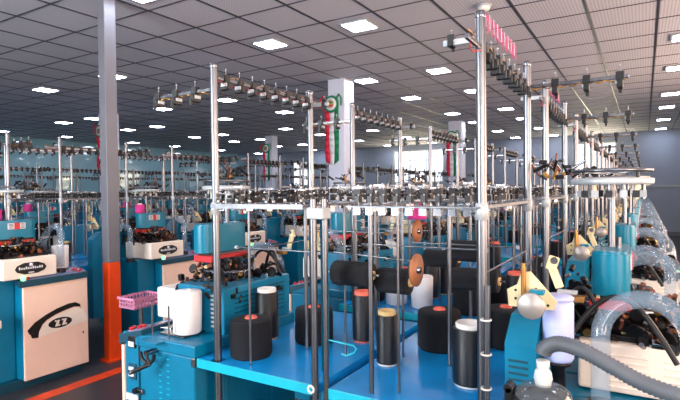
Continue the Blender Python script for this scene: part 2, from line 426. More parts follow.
# head cover (stadium in plan) with label on the front
def stadium(hx, hy, n=10):
    pts = []
    for k in range(n+1):
        a = -PI/2 + PI*k/n - PI/2
        pts.append((hx*math.cos(PI+PI*k/n), -hy+hx*.9*math.sin(PI+PI*k/n)))
    for k in range(n+1): pts.append((hx*math.cos(PI*k/n), hy+hx*.9*math.sin(PI*k/n)))
    return pts
hc = MB(); st = stadium(.056, .11)
hc.rprism(st, .135, M['teal_head'], lambda u, v, w: (u, v, 1.15+w))
hc.rprism([(a*.9, b*.94) for a, b in st], .008, M['teal_head'], lambda u, v, w: (u, v, 1.284+w))
P['head_cover'] = hc.mesh('head_cover')
P['head_base'] = MB().box(-.062, .062, -.14, .13, 1.10, 1.135, M['red'], .006).box(-.05, .05, -.12, .11, 1.13, 1.155, M['black']).box(-.02, .02, -.03, .03, .98, 1.11, M['teal']).mesh('head_base')
sg = MB().box(.054, .060, -.065, .065, 1.225, 1.272, M['paper']).box(.059, .0625, -.018, .022, 1.222, 1.275, M['red'])
for k in range(4): sg.box(.059, .0615, .03, .058, 1.232+.01*k, 1.236+.01*k, M['dark']); sg.box(.059, .0615, -.058, -.026, 1.232+.01*k, 1.236+.01*k, M['dark'])
P['sign_plate'] = sg.mesh('sign_plate')
P['cover_bolt'] = MB().cyl((.02, -.02, 1.29), (.02, -.02, 1.33), .008, M['chrome'], 8).tube([(-.02+.018*math.cos(a), .03+.018*math.sin(a), 1.30+.01*math.sin(a)) for a in [2*PI*k/14 for k in range(14)]], .003, M['chrome'], 6, True).mesh('cover_bolt')
# clear suction hoses
def arc(cx, y, cz, R, lf, rf, n=26):
    pts = [(cx-R, y, cz-lf)]+[(cx-R, y, cz-lf*.5)]
    pts += [(cx-R*math.cos(PI*k/n), y+.03*math.sin(PI*k/n), cz+R*math.sin(PI*k/n)) for k in range(n+1)]
    return pts+[(cx+R, y, cz-rf*.5), (cx+R, y, cz-rf)]
P['suction_hose'] = MB().tube(arc(-.20, -.36, 1.075, .108, .20, .20), .026, M['clear'], 14).mesh('suction_hose')
P['suction_hose_b'] = MB().tube(arc(-.19, .27, 1.10, .125, .20, .20), .028, M['clear'], 14).mesh('suction_hose')
hf = MB(); hfb = MB()
for (cx, y, R, h_) in ((-.20, -.36, .108, hf), (-.19, .27, .125, hfb)):
    for s_ in (-1, 1): h_.cyl((cx+s_*R, y, .85), (cx+s_*R, y, .885), .034, M['rubber'], 14)
P['hose_collar'] = hf.mesh('hose_collar'); P['hose_collar_b'] = hfb.mesh('hose_collar')
cb = MB(); cb2 = MB(); cb3 = MB()
cb.tube([(-.42+.30*t, -.30+.04*math.sin(3*t), 1.0+.17*math.sin(PI*t)) for t in [k/16 for k in range(17)]], .008, M['rubber'], 8)
cb2.tube([(-.46+.16*t, -.18-.05*t, .98+.20*math.sin(PI*t*.9)) for t in [k/14 for k in range(15)]], .008, M['rubber'], 8)
cb3.tube([(-.40, .26-.1*t, .9+.24*math.sin(PI*t)) for t in [k/14 for k in range(15)]], .009, M['rubber'], 8)
P['black_cable'] = cb.mesh('black_cable'); P['cable2'] = cb2.mesh('black_cable'); P['cable3'] = cb3.mesh('black_cable')
# yarn feeding ring above the head
def feeder(mb, x, y, z, a):
    c_, s_ = math.cos(a), math.sin(a)
    mb.cyl((x, y, z), (x, y, z+.075), .003, M['chrome'], 6)
    R = Matrix.Rotation(a, 3, 'Z')
    mb.box(x-.012, x+.012, y-.008, y+.008, z+.012, z+.034, M['black'], 0, R, (x, y, z))
    mb.box(x-.004, x+.034, y-.003, y+.003, z+.064, z+.069, M['steel'], 0, R, (x, y, z))
    mb.cyl((x+.02*c_-.002*s_, y+.02*s_, z+.018), (x+.027*c_, y+.027*s_, z+.018), .0048, M['core_white'], 8)
    mb.box(x-.009, x+.009, y-.011, y+.011, z+.040, z+.056, M['dark'], 0, R, (x, y, z))
    mb.box(x-.016, x-.006, y-.012, y+.012, z-.03, z-.006, M['steel'], 0, R, (x, y, z))
rg = MB()
rg.lathe([(.085, 1.512), (.121, 1.509), (.124, 1.515), (.124, 1.529), (.085, 1.534), (.085, 1.512)], M['whitemetal'], 40)
rg.lathe([(.1, 1.550), (.121, 1.549), (.123, 1.560), (.1, 1.562), (.1, 1.55)], M['chrome'], 40)
for k in range(4):
    a = PI/4+PI/2*k; rg.cyl((.11*math.cos(a), .11*math.sin(a), 1.527), (.11*math.cos(a), .11*math.sin(a), 1.555), .005, M['black'], 6)
    rg.box(0, .1, -.006, .006, 1.516, 1.523, M['steel'], 0, Matrix.Rotation(a, 3, 'Z'), (0, 0, 1.505))
rg.cyl((0, 0, 1.30), (0, 0, 1.53), .011, M['chrome'], 10)
P['yarn_ring'] = rg.mesh('yarn_ring')
fd = MB()
for k in range(14):
    a = 2*PI*k/14+.2; x, y = .095*math.cos(a), .095*math.sin(a)
    fd.cyl((x, y, 1.462), (x, y, 1.515), .006, M['chrome'] if k % 3 else M['cream'], 6); fd.box(x-.01, x+.01, y-.01, y+.01, 1.467, 1.49, M['whitemetal'] if k % 2 else M['black'])
P['yarn_eyelet'] = fd.mesh('yarn_eyelet')
ca = MB(); r = random.Random(21)
for k in range(16):
    a = r.uniform(-.2, .2); b0 = (r.uniform(-.09, .09), r.uniform(-.09, .09), 1.55+r.uniform(0, .05))
    d = Vector((r.uniform(-1, 1), r.uniform(-1, 1), r.uniform(.1, 1.1))).normalized()*r.uniform(.04, .075)
    ca.cyl(b0, Vector(b0)+d, r.uniform(.003, .008), M[r.choice(['dark', 'dark', 'brass', 'steel', 'black', 'rust'])], 7)
for k in range(8):
    x, y, z = r.uniform(-.06, .06), r.uniform(-.06, .06), 1.56+r.uniform(0, .08); a = r.uniform(.008, .018)
    ca.box(x-a, x+a, y-a*.6, y+a*.6, z-a*.5, z+a*.5, M[r.choice(['black', 'dark', 'brass', 'dark'])], .003, Matrix.Rotation(r.uniform(-.7, .7), 3, 'Y'))
P['clip_arm'] = ca.mesh('clip_arm')
# creel-side details
mc = MB()
mc.add([(-.545, -.5, .3), (-.460, -.5, .3), (-.460, -.12, .3), (-.545, -.12, .3), (-.545, -.5, 1.055), (-.460, -.5, 1.055), (-.460, -.12, 1.12), (-.545, -.12, 1.12), (-.545, -.41, 1.12), (-.460, -.41, 1.12)],
       [(0,3,2,1), (0,1,5,4), (1,2,6,9,5), (2,3,7,6), (3,0,4,8,7), (4,5,9,8), (8,9,6,7)], M['teal'])
P['motor_cover'] = mc.mesh('motor_cover')
ml = MB()
for k in range(9): ml.box(-.535, -.48, -.503, -.498, .86+.018*k, .867+.018*k, M['teal_dark'], .002)
for k in range(8): ml.box(-.461, -.457, -.44+.036*k, -.42+.036*k, .95+.010*k, .958+.010*k, M['teal_dark']); ml.box(-.461, -.457, -.44+.036*k, -.42+.036*k, .89+.010*k, .898+.010*k, M['teal_dark'])
P['vent_slots'] = ml.mesh('vent_slots')
mcb = MB().box(-.48, -.18, -.22, .27, .85, 1.06, M['teal'], .006); P['motor_cover_b'] = mcb.mesh('motor_cover')
mlb = MB()
for k in range(7): mlb.box(-.482, -.478, -.17, -.04, .89+.022*k, .897+.022*k, M['teal_dark'], .001); mlb.box(-.482, -.478, .04, .2, .89+.022*k, .897+.022*k, M['teal_dark'], .001)
for k in range(8): mlb.box(-.42, -.40, .268, .273, .88+.02*k, .889+.02*k, M['paper']); mlb.box(-.42, -.40, -.223, -.218, .88+.02*k, .889+.02*k, M['paper'])
P['vent_slots_b'] = mlb.mesh('vent_slots')
tp = MB()
tp.prism([(-.075, 0), (.08, 0), (.09, .03), (.0, .13), (-.03, .125), (-.045, .08), (-.08, .06)], .012, M['cream'], lambda u, v, w: (-.44+u, -.47+w, 1.14+v))
for u, v in ((-.05, .03), (-.05, .06), (.04, .03), (.02, .07), (.06, .015)): tp.cyl((-.44+u, -.471, 1.14+v), (-.44+u, -.455, 1.14+v), .005, M['black'], 8)
tp.cyl((-.46, -.48, 1.16), (-.46, -.48, 1.30), .009, M['brass'], 10)
for s_ in (-1, 1): tp.box(-.46-.004+s_*.010, -.46+.004+s_*.010, -.485, -.475, 1.295, 1.33, M['steel'], 0, Matrix.Rotation(s_*.6, 3, 'Y'), (-.46, -.48, 1.295))
def squeeze(mb, c, k, d=(0, 0, 0)):
    mb.v = [tuple(c[i]+(v[i]-c[i])*k+d[i] for i in range(3)) for v in mb.v]; return mb
P['tension_plate'] = squeeze(tp, (-.44, -.47, 1.165), .8, (-.04, 0, .012)).mesh('tension_plate')
td = MB().lathe([(0, -.008), (.034, -.006), (.037, -.003), (.037, .004), (0, .004)], M['discm'], 24, (-.467, -.525, 1.175), 'Y').box(-.475, -.435, -.52, -.49, 1.205, 1.218, M['teal_head'], .004)
P['tension_disc'] = td.mesh('tension_disc')
cl = MB()
cl.box(-.40, -.36, -.30, -.28, 1.16, 1.27, M['cream'], .004, Matrix.Rotation(-.35, 3, 'Y'))
cl.box(-.42, -.37, -.305, -.275, 1.25, 1.32, M['cream'], .006, Matrix.Rotation(.3, 3, 'Y')).box(-.37, -.28, -.32, -.29, 1.14, 1.158, M['whitemetal'], .003)
cl.cyl((-.385, -.31, 1.30), (-.385, -.27, 1.30), .018, M['steel'], 12).box(-.33, -.25, -.31, -.25, 1.10, 1.13, M['brass'], .004)
P['cream_lever'] = squeeze(cl, (-.37, -.3, 1.18), .62, (-.06, 0, .02)).mesh('cream_lever')
bb = bits(31, 60, ['dark', 'black', 'black', 'steel', 'dark', 'dark'], -.48, -.37, -.18, .36, .98, 1.22, .008, .03); P['selector_block'] = bb.mesh('selector_block')
# end-face fittings seen on the near machine (local +y end)
en = MB().box(-.13, -.128+.003, .452, .456, .12, .84, M['teal_dark'])
P['door_seam'] = en.mesh('door_seam')
P['meter'] = MB().box(-.105, -.055, .45, .458, .745, .80, M['black'], .003).box(-.098, -.062, .457, .461, .752, .775, M['paper']).mesh('meter')
P['rocker_switch'] = MB().box(-.105, -.055, .45, .457, .60, .672, M['teal_dark'], .003).box(-.093, -.062, .456, .462, .642, .658, M['paper']).box(-.093, -.062, .456, .462, .615, .63, M['paper']).box(-.095, -.06, .456, .464, .631, .641, M['black']).mesh('rocker_switch')
P['latch'] = MB().box(-.16, -.105, .45, .466, .545, .567, M['steel'], .004).cyl((-.115, .45, .556), (-.115, .475, .556), .014, M['black'], 12).mesh('latch')
P['label_strip'] = MB().box(-.115, -.03, .451, .456, .50, .53, M['paper']).mesh('label_strip')
va = MB()
for k in range(9):
    for x in (-.32, -.27): va.box(x-.008, x+.008, .446, .454, .56+.026*k, .564+.026*k, M['teal_edge'])
P['side_vent'] = va.mesh('side_vent')
cr = MB(); cx, cz = -.245, .80
cr.tube([(cx+.045*math.cos(t), .50, cz+.045*math.sin(t)) for t in [PI+PI*k/14 for k in range(15)]], .008, M['black'], 8)
cr.cyl((cx, .45, cz), (cx, .51, cz), .012, M['steel'], 10).cyl((cx+.0, .505, cz), (cx-.02, .505, cz-.05), .007, M['black'], 8)
cr.cyl((cx-.02, .50, cz-.045), (cx+.04, .545, cz-.075), .009, M['black'], 8).cyl((cx+.04, .545, cz-.075), (cx+.05, .555, cz-.08), .0095, M['steel'], 8)
cr.box(cx-.06, cx+.06, .44, .50, cz+.04, cz+.05, M['teal'], .002)
P['crank_handle'] = cr.mesh('crank_handle')
bp = MB().box(-.36, -.20, .22, .40, .853, .860, M['steel'], .002).box(-.20, -.08, .26, .36, .856, .868, M['steel'], .003, Matrix.Rotation(.3, 3, 'Z'))
P['bed_plate'] = bp.mesh('bed_plate')
gr_ = MB()
for x in (-.31, -.2): gr_.cyl((x, .435, .85), (x, .435, 1.0), .004, M['chrome'], 6)
P['guard_rod'] = gr_.mesh('guard_rod')
P['latch_bracket'] = MB().box(-.485, -.46, .40, .452, .76, .80, M['chrome'], .004).mesh('latch_bracket')

def fc_(X): return X > 0 or X < -3
for nm_ in ('meter', 'rocker_switch', 'latch', 'label_strip'):
    P[nm_].transform(Matrix.Translation((0, 0, .04)))
def split_pieces(name, seed):
    me = P[name]; cuts = PIECES[seed]+[len(me.polygons)]; out = []
    for a, b in zip(cuts, cuts[1:]):
        mb = MB(); vi = {}
        for p in list(me.polygons)[a:b]:
            f = []
            for v in p.vertices:
                if v not in vi: vi[v] = len(mb.v); mb.v.append(tuple(me.vertices[v].co))
                f.append(vi[v])
            mb.f.append(tuple(f)); mb.mi.append(mb.slot(me.materials[p.material_index])); mb.sm.append(p.use_smooth)
        out.append(mb.mesh(name))
    return out
NEAR = {n_: split_pieces(n_, sd_) for n_, sd_ in (('yarn_finger', 5), ('steel_lever', 9), ('selector_block', 31))}
def machine(X, Yc, facing, label, lod, row, headdx, alt=False):
    rz = 0.0 if facing > 0 else PI
    t = thing('knitting_machine', label, 'knitting machine', (X, Yc, 0), rz, row)
    cab = put('cabinet', P['cabinet'], t)
    fp = put('front_panel', P['front_panel'], t)
    fh_ = put('front_housing', P['front_housing'], t, (.06 if alt else 0, 0, 0))
    put('needle_cylinder', P['needle_cylinder'], t)
    put('cam_linkage', P['cam_linkage'], t)['kind'] = 'stuff'
    hz = .045 if alt else 0
    hd = put('head_cover', P['head_cover'], t, (headdx, 0, hz))
    put('sign_plate', P['sign_plate'], hd)
    put('yarn_ring', P['yarn_ring'], t, (headdx+.0, -.05, 0))
    put('suction_hose', P['suction_hose'], t)
    if not (alt and lod == 0): put('suction_hose', P['suction_hose_b'], t)
    put('head_base', P['head_base'], t, (headdx, 0, hz))
    mcv = put('motor_cover', P['motor_cover_b' if alt else 'motor_cover'], t)
    put('tension_plate', P['tension_plate'], t)
    put('cream_lever', P['cream_lever'], t)
    if lod <= 1:
        put('emblem', P['emblem'], fp); put('louvre_slots', P['louvre_slots'], fh_); put('logo_plate', P['logo_plate'], fh_)
        co = put('console', P['console'], t); sub(co, ('keypad', P['keypad']), ('red_button', P['red_button']), ('green_lamp', P['green_lamp']))
        sub(t, ('black_cable', P['black_cable']), ('black_cable', P['cable2']), ('black_cable', P['cable3']), ('hose_collar', P['hose_collar']))
        if not (alt and lod == 0): put('hose_collar', P['hose_collar_b'], t)
        for n_ in NEAR:
            for me in (NEAR[n_] if lod == 0 else [P[n_]]):
                o_ = put(n_, me, t)
                if lod: o_['kind'] = 'stuff'
        put('clip_arm', P['clip_arm'], t, (headdx, -.05, 0) if alt else (-.5, .25, -.02)); put('yarn_eyelet', P['yarn_eyelet'], t, (headdx, -.05, 0))
        put('vent_slots', P['vent_slots_b' if alt else 'vent_slots'], mcv); put('tension_disc', P['tension_disc'], t); put('cover_bolt', P['cover_bolt'], hd)
    if lod == 0:
        if fc_(X): put('side_bed', P['side_bed'], t)
        if X < -3: put('output_tray', P['output_tray'], t)
        d = put('cabinet_door', P['door_seam'], cab); put('latch', P['latch'], cab)
        sub(cab, ('meter', P['meter']), ('rocker_switch', P['rocker_switch']), ('label_strip', P['label_strip']), ('side_vent', P['side_vent']), ('crank_handle', P['crank_handle']), ('latch_bracket', P['latch_bracket']))
        sub(t, ('bed_plate', P['bed_plate']), ('guard_rod', P['guard_rod']))
    return t

ROWS = [  # name, front X, facing, first Yc, count, head dx, where
    ('right', 0.20, 1, 1.98, 12, -.295, 'row along the right edge'),
    ('table', -2.10, -1, 1.93, 12, -.20, 'row left of the blue tables'),
    ('post', -4.03, 1, 2.07, 12, -.25, 'row behind the grey and orange post'),
    ('far1', -6.30, -1, 3.23, 10, -.22, 'first row beyond the post row'),
    ('far2', -8.20, 1, 3.37, 10, -.25, 'second row beyond the post row'),
    ('far3', -10.45, -1, 4.53, 9, -.22, 'third row beyond the post row'),
    ('far4', -12.35, 1, 5.97, 8, -.25, 'fourth row beyond the post row'),
    ('far5', -14.6, -1, 5.83, 8, -.22, 'row by the pale teal wall'),
]
special = {('right', 0): 'nearest teal knitting machine at right, white louvred housing and clear hose arc',
           ('table', 0): 'teal knitting machine with crank handle on its end, beside the nearest blue table',
           ('post', 0): 'knitting machine with peach front panel, black swoosh emblem and sloping console',
           ('right', 1): 'teal knitting machine right behind the one with the white louvred housing',
           ('post', 1): 'knitting machine with white logo box just right of the grey and orange post'}
for nm, X, fc, y0, n, hdx, where in ROWS:
    for k in range(n):
        Y = y0+1.3*k
        if Y > YB-1.0: continue
        lod = 0 if (k == 0 and nm in ('right', 'table', 'post')) else (1 if k < 5 and nm in ('right', 'table', 'post') or k < 3 and nm == 'far1' else 2)
        lab = special.get((nm, k), 'teal knitting machine, %s from the near end, %s' % (ORD[k], where))
        machine(X, Y, fc, lab, lod, 'knitting machines', hdx, nm == 'table')

# ------------------------------------------------------------------ creel frames (local: poles at y=0 and y=L, outward = -x, tables on +x)
PR = .0155
def pole_mesh(h):
    mb = MB().cyl((0, 0, 0), (0, 0, h), PR, M['chrome'], 14).lathe([(PR+.004, .0), (.045, .0), (.045, .006), (PR+.004, .012)], M['steel'], 16)
    return mb.mesh('pole')
F = {}
F['pole'] = pole_mesh(2.02)
F['pole_cap'] = MB().lathe([(0, 2.032), (.013, 2.031), (.0165, 2.027), (.0165, 2.012), (PR, 2.01)], M['steel'], 14).mesh('pole_cap')
F['pole_collar'] = MB().lathe([(PR, 1.405), (.0195, 1.407), (.0195, 1.455), (PR, 1.457)], M['whitemetal'], 14).box(.015, .04, -.009, .009, 1.425, 1.445, M['steel'], .003).mesh('pole_collar')
def sensor_geo(mb, x, y, z, along, style=0):
    # z: rail centre; the black stop-motion body hangs under the rail, its pin stands above
    R = Matrix.Rotation(0 if along == 'Y' else PI/2, 3, 'Z'); pv = (x, y, z)
    def bx(a, b, c_, d, e, f, m, bev=0): mb.box(x+a, x+b, y+c_, y+d, z+e, z+f, m, bev, R, pv)
    o0 = len(mb.v)
    bx(-.014, .014, -.016, .016, -.012, .026, M['black'], .003)
    bx(-.026, .026, -.012, .012, -.050, -.012, M['black'], .004)
    bx(-.016, .020, -.018, -.008, -.034, -.016, M['whitemetal'], .002)
    bx(-.030, -.020, -.006, .006, -.066, -.036, M['black'])
    mb.cyl((x, y, z+.02), (x, y, z+.055), .0028, M['chrome'], 6)
    mb.lathe([(.0045, .050), (.003, .056), (0, .058)], M['whitemetal'], 8, (x, y, z))
    for i in range(o0, len(mb.v)):
        v = mb.v[i]; mb.v[i] = (x+(v[0]-x)*.92, y+(v[1]-y)*.92, z+(v[2]-z)*.85)
def rail_mesh(L):
    mb = MB().box(-.006, .006, .0, L, 1.965, 1.98, M['steel'], .002)
    mb.tube([(.010*math.sin(k*.9), L*k/40, 1.955+.006*math.sin(k*1.7)) for k in range(41)], .0018, M['red'], 5)
    mb.tube([(-.010*math.sin(k*.7), L*k/40, 1.985+.005*math.sin(k*1.3)) for k in range(41)], .0018, M['brass'], 5)
    return mb.mesh('top_rail')
LEN = .70
F['top_rail'] = rail_mesh(LEN+.14)
arm = MB().box(-.37, 0, -.006, .006, 1.915, 1.93, M['steel'], .002)
arm.tube([(-.36*k/30, .008*math.sin(k*.9), 1.912+.005*math.sin(k*1.6)) for k in range(31)], .003, M['brass'], 5)
F['outer_arm'] = arm.mesh('outer_arm')
stub = MB().box(0, .115, -.008, .008, 1.94, 1.96, M['whitemetal'], .003); F['stub_arm'] = stub.mesh('stub_arm')
mb = MB(); sensor_geo(mb, 0, 0, 0, 'Y'); F['sensor_y'] = mb.mesh('yarn_sensor')
mb = MB(); sensor_geo(mb, 0, 0, 0, 'X'); F['sensor_x'] = mb.mesh('yarn_sensor')
mb = MB()
for k in range(8): sensor_geo(mb, 0, .07+.085*k, 1.972, 'Y')
F['sensor_run'] = mb.mesh('yarn_sensor_row')
mb = MB()
for k in range(3): sensor_geo(mb, -.34+.115*k, 0, 1.922, 'X')
F['sensor_arm_run'] = mb.mesh('yarn_sensor_row')
# feeder tray at eye height
def tray():
    mb = MB()
    mb.box(.0, .46, -.025, .045, 1.440, 1.446, M['traym'], .001).box(.0, .46, -.03, -.026, 1.432, 1.450, M['traym'])
    mb.box(.0, .46, LEN-.045, LEN+.025, 1.440, 1.446, M['traym'], .001)
    mb.box(.02, .09, .05, LEN-.05, 1.440, 1.446, M['traym'], .001).box(-.01, .0, .02, LEN-.02, 1.437, 1.450, M['traym'], .002)
    mb.box(.40, .46, .05, LEN-.05, 1.440, 1.446, M['traym'], .001)
    return mb.mesh('feeder_tray')
F['feeder_tray'] = tray()
mb = MB(); feeder(mb, 0, 0, 0, -PI/2); F['feeder_f'] = mb.mesh('yarn_feeder')
mb = MB(); feeder(mb, 0, 0, 0, 0); F['feeder_s'] = mb.mesh('yarn_feeder')
mb = MB()
fpos = [(.04+.048*k, 0.0, -PI/2) for k in range(9)]+[(.055, .08+.055*k, 0) for k in range(11)]+[(.43, .08+.055*k, 0) for k in range(11)]
for x, y, a in fpos: feeder(mb, x, y, 1.446, a)
F['feeder_run'] = mb.mesh('yarn_feeder_row')
mb = MB()
for x, y, a in [(.04+.048*k, LEN, -PI/2) for k in range(9)]: feeder(mb, x, y, 1.446, a)
F['feeder_run_far'] = mb.mesh('yarn_feeder_row')
F['guide_rod'] = MB().cyl((0, 0, .803), (0, 0, 1.44), .005, M['chrome'], 8).mesh('guide_rod')
F['guide_tube'] = MB().cyl((0, 0, .803), (0, 0, 1.44), .0085, M['chrome'], 10).mesh('guide_tube')
F['cross_wire'] = MB().cyl((0, 0, 0), (.46, 0, 0), .003, M['chrome'], 6).lathe([(.008, -.006), (.008, .006)], M['whitemetal'], 8, (0, 0, 0), 'X').mesh('cross_wire')
F['side_wire'] = MB().cyl((0, 0, 1.24), (0, LEN, 1.24), .003, M['chrome'], 6).mesh('side_wire')
pp = MB()
for k in range(9):
    y = .0+.05*k
    pp.tube([(-.0, y, 2.0), (0, y+.012, 2.045)], .0014, M['mag'], 5); pp.tube([(0, y, 2.0), (0, y-.012, 2.045)], .0014, M['mag'], 5)
    pp.tube([(0, y, 1.985), (.0, y, 2.0)], .0016, M['mag'], 5); pp.cyl((0, y+.02, 2.0), (0, y+.024, 2.05), .0012, M['whitemetal'], 5)
pp.tube([(0, -.02, 2.0), (0, .43, 2.0)], .0018, M['mag'], 5)
F['pink_guide'] = pp.mesh('pink_guide')
F['disc'] = MB().lathe([(0, -.006), (.052, -.006), (.056, -.002), (.056, .004), (0, .004)], M['cork'], 28, (0, 0, 0), 'X').lathe([(0, -.012), (.012, -.012), (.012, .014), (0, .014)], M['steel'], 12, (0, 0, 0), 'X').mesh('tension_roller')

def creel(X, Y, flip, label, lod):
    """flip: the frame turned half a turn, its near pole then is the local y=LEN pole"""
    t = thing('creel_frame', label, 'creel frame', (X, Y if not flip else Y+LEN, 0), PI if flip else 0, 'chrome creel frames')
    for y in (0, LEN):
        p = put('pole', F['pole'], t, (0, y, 0))
        if lod < 2: put('pole_cap', F['pole_cap'], p); put('pole_collar', F['pole_collar'], p)
    r = put('top_rail', F['top_rail'], t); a = put('outer_arm', F['outer_arm'], t)
    put('stub_arm', F['stub_arm'], t, (0, LEN, 0))
    if flip: r.location.z = -.05
    for k in range(8): put('yarn_sensor', F['sensor_y'], r, (0, .07+.085*k, 1.972))
    for k in range(3): put('yarn_sensor', F['sensor_x'], a, (-.34+.115*k, 0, 1.922))
    if lod < 2: put('yarn_sensor', F['sensor_x'], t, (.09, LEN, 1.962)).scale = (.75, .75, .6)
    ft = put('feeder_tray', F['feeder_tray'], t)
    if lod < 2:
        for x, y, an in fpos:
            f_ = put('yarn_feeder', F['feeder_s'], ft, (x+rnd.uniform(-.012, .012), y+rnd.uniform(-.012, .012), 1.446), an+rnd.uniform(-.9, .9)); f_.scale = (rnd.uniform(.8, 1.3), rnd.uniform(.8, 1.2), rnd.uniform(.65, 1.1))
        for k in range(9): put('yarn_feeder', F['feeder_f'], ft, (.04+.048*k, LEN, 1.446))
    else:
        put('yarn_feeder_row', F['feeder_run'], ft); put('yarn_feeder_row', F['feeder_run_far'], ft)
    if lod < 2:
        for (x, y) in ((.16, .02), (.30, LEN-.05), (.44, .3)): put('guide_rod', F['guide_rod'], t, (x, y, 0))
        for (x, y) in ((.24, .30), (.38, LEN)): put('guide_tube', F['guide_tube'], t, (x, y, 0))
        put('side_wire', F['side_wire'], t, (.0, 0, 0))
        put('cross_wire', F['cross_wire'], t, (.02, .10, 1.26)); put('cross_wire', F['cross_wire'], t, (.02, LEN-.12, 1.30))
    else:
        put('guide_tube', F['guide_tube'], t, (.3, .3, 0))
    return t

# ------------------------------------------------------------------ tables
TW, TL = .60, .98
T = {}
def top_mesh(hx):               # blue top with two square cut-outs for the creel poles
    mb = MB(); a, b = hx-.028, hx+.028; z0, z1 = .765, .80; m = M['blue_top']
    mb.box(-TW/2, a, .006, TL, z0, z1, m); mb.box(b, TW/2, .006, TL, z0, z1, m)
    ys = [.006]
    for c_ in (.035, .035+LEN): ys += [c_-.028, c_+.028]
    ys.append(TL)
    for k in range(0, 6, 2):
        if ys[k+1] > ys[k]: mb.box(a, b, ys[k], ys[k+1], z0, z1, m)
    return mb.mesh('tabletop')
T['top_l'] = top_mesh(-.21); T['top_r'] = top_mesh(.235)
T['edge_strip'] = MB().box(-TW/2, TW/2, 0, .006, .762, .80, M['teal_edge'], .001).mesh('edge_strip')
T['leg'] = MB().box(-.015, .015, -.015, .015, 0, .766, M['teal'], .003).mesh('leg')
T['lower_shelf'] = MB().box(-.13, .13, .10, TL-.05, .30, .318, M['blue_top'], .003).box(-TW/2+.02, TW/2-.02, .80, .84, .29, .30, M['teal'], .001).box(-TW/2+.02, TW/2-.02, .10, .13, .29, .30, M['teal'], .001).mesh('lower_shelf')
def table(x, y, label, left):
    t = thing('yarn_table', label, 'table', (x, y-.015, 0), 0, 'blue yarn tables')
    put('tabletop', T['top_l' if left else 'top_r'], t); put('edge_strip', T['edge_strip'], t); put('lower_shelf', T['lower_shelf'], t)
    for sx in (-1, 1):
        for yy in (.12, TL-.16): put('leg', T['leg'], t, (sx*(TW/2-.03), yy, 0))
    return t

# ------------------------------------------------------------------ yarn packages
def cone_mesh(r, h, rt, m, core):
    mb = MB()
    mb.lathe([(0, 0), (r*.93, 0), (r, .012), (r, h*.6), (r*.985, h*.86), (r*.965, h*.95), (r*.92, h*.985), (r*.86, h*.998), (rt+.012, h*1.01), (rt, h*1.01)], m, 36)
    return mb.mesh('winding')
def core_mesh(rt, h, m, up=.009):
    return MB().lathe([(rt+.001, h-.02), (rt+.001, h+up-.004), (rt-.003, h+up), (rt-.008, h+up-.002), (rt-.010, h-.01), (0, h-.012)], m, 24).lathe([(0, h-.005), (rt-.011, h-.005)], M['hole'], 20).mesh('core')
Y_ = {
 'cone': (cone_mesh(.089, .158, .026, M['yarn'], None), core_mesh(.026, .158, M['core_red'])),
 'wide': (cone_mesh(.096, .168, .026, M['yarn'], None), core_mesh(.026, .168, M['core_red'])),
 'white': (MB().lathe([(0, 0), (.055, 0), (.062, .006), (.066, .18), (.062, .188), (.024, .19)], M['wyarn'], 36).mesh('winding'), core_mesh(.024, .185, M['core_white'])),
 'pink': (cone_mesh(.045, .085, .02, M['pink'], None), core_mesh(.02, .085, M['core_white'])),
}
def cop_meshes(r, h, core, foot):
    w = MB().lathe([(0, .008), (r*.98, .008), (r, .014), (r, h-.006), (r*.97, h)], M['cop'], 32)
    w.lathe([(r*.97, h), (r*.8, h+.0005)], M['cop'], 32)
    c_ = MB().lathe([(r*.80, h-.01), (r*.82, h+.014), (r*.76, h+.018), (r*.62, h+.014), (r*.60, h-.01), (0, h-.012)], M[core], 28)
    f = MB().lathe([(0, 0), (r*.9, 0), (r*.92, .009), (0, .009)], M[foot], 28)
    return w.mesh('winding'), c_.mesh('core'), f.mesh('foot_ring')
COPS = {
 'tan': cop_meshes(.044, .20, 'core_tan', 'core_white'), 'white': cop_meshes(.062, .205, 'core_white', 'core_white'),
 'tallw': cop_meshes(.055, .22, 'core_white', 'core_tan'), 'red': cop_meshes(.05, .215, 'core_red', 'core_red'),
}
def cone(kind, x, y, z, label, cat='yarn cone', group='yarn cones'):
    t = thing('yarn_cone', label, cat, (x, y, z), 0, group)
    put('winding', Y_[kind][0], t); put('core', Y_[kind][1], t); return t
def cop(kind, x, y, z, label):
    t = thing('yarn_spool', label, 'yarn spool', (x, y, z), 0, 'black yarn spools')
    w, c_, f = COPS[kind]; put('winding', w, t); put('core', c_, t); put('foot_ring', f, t); return t

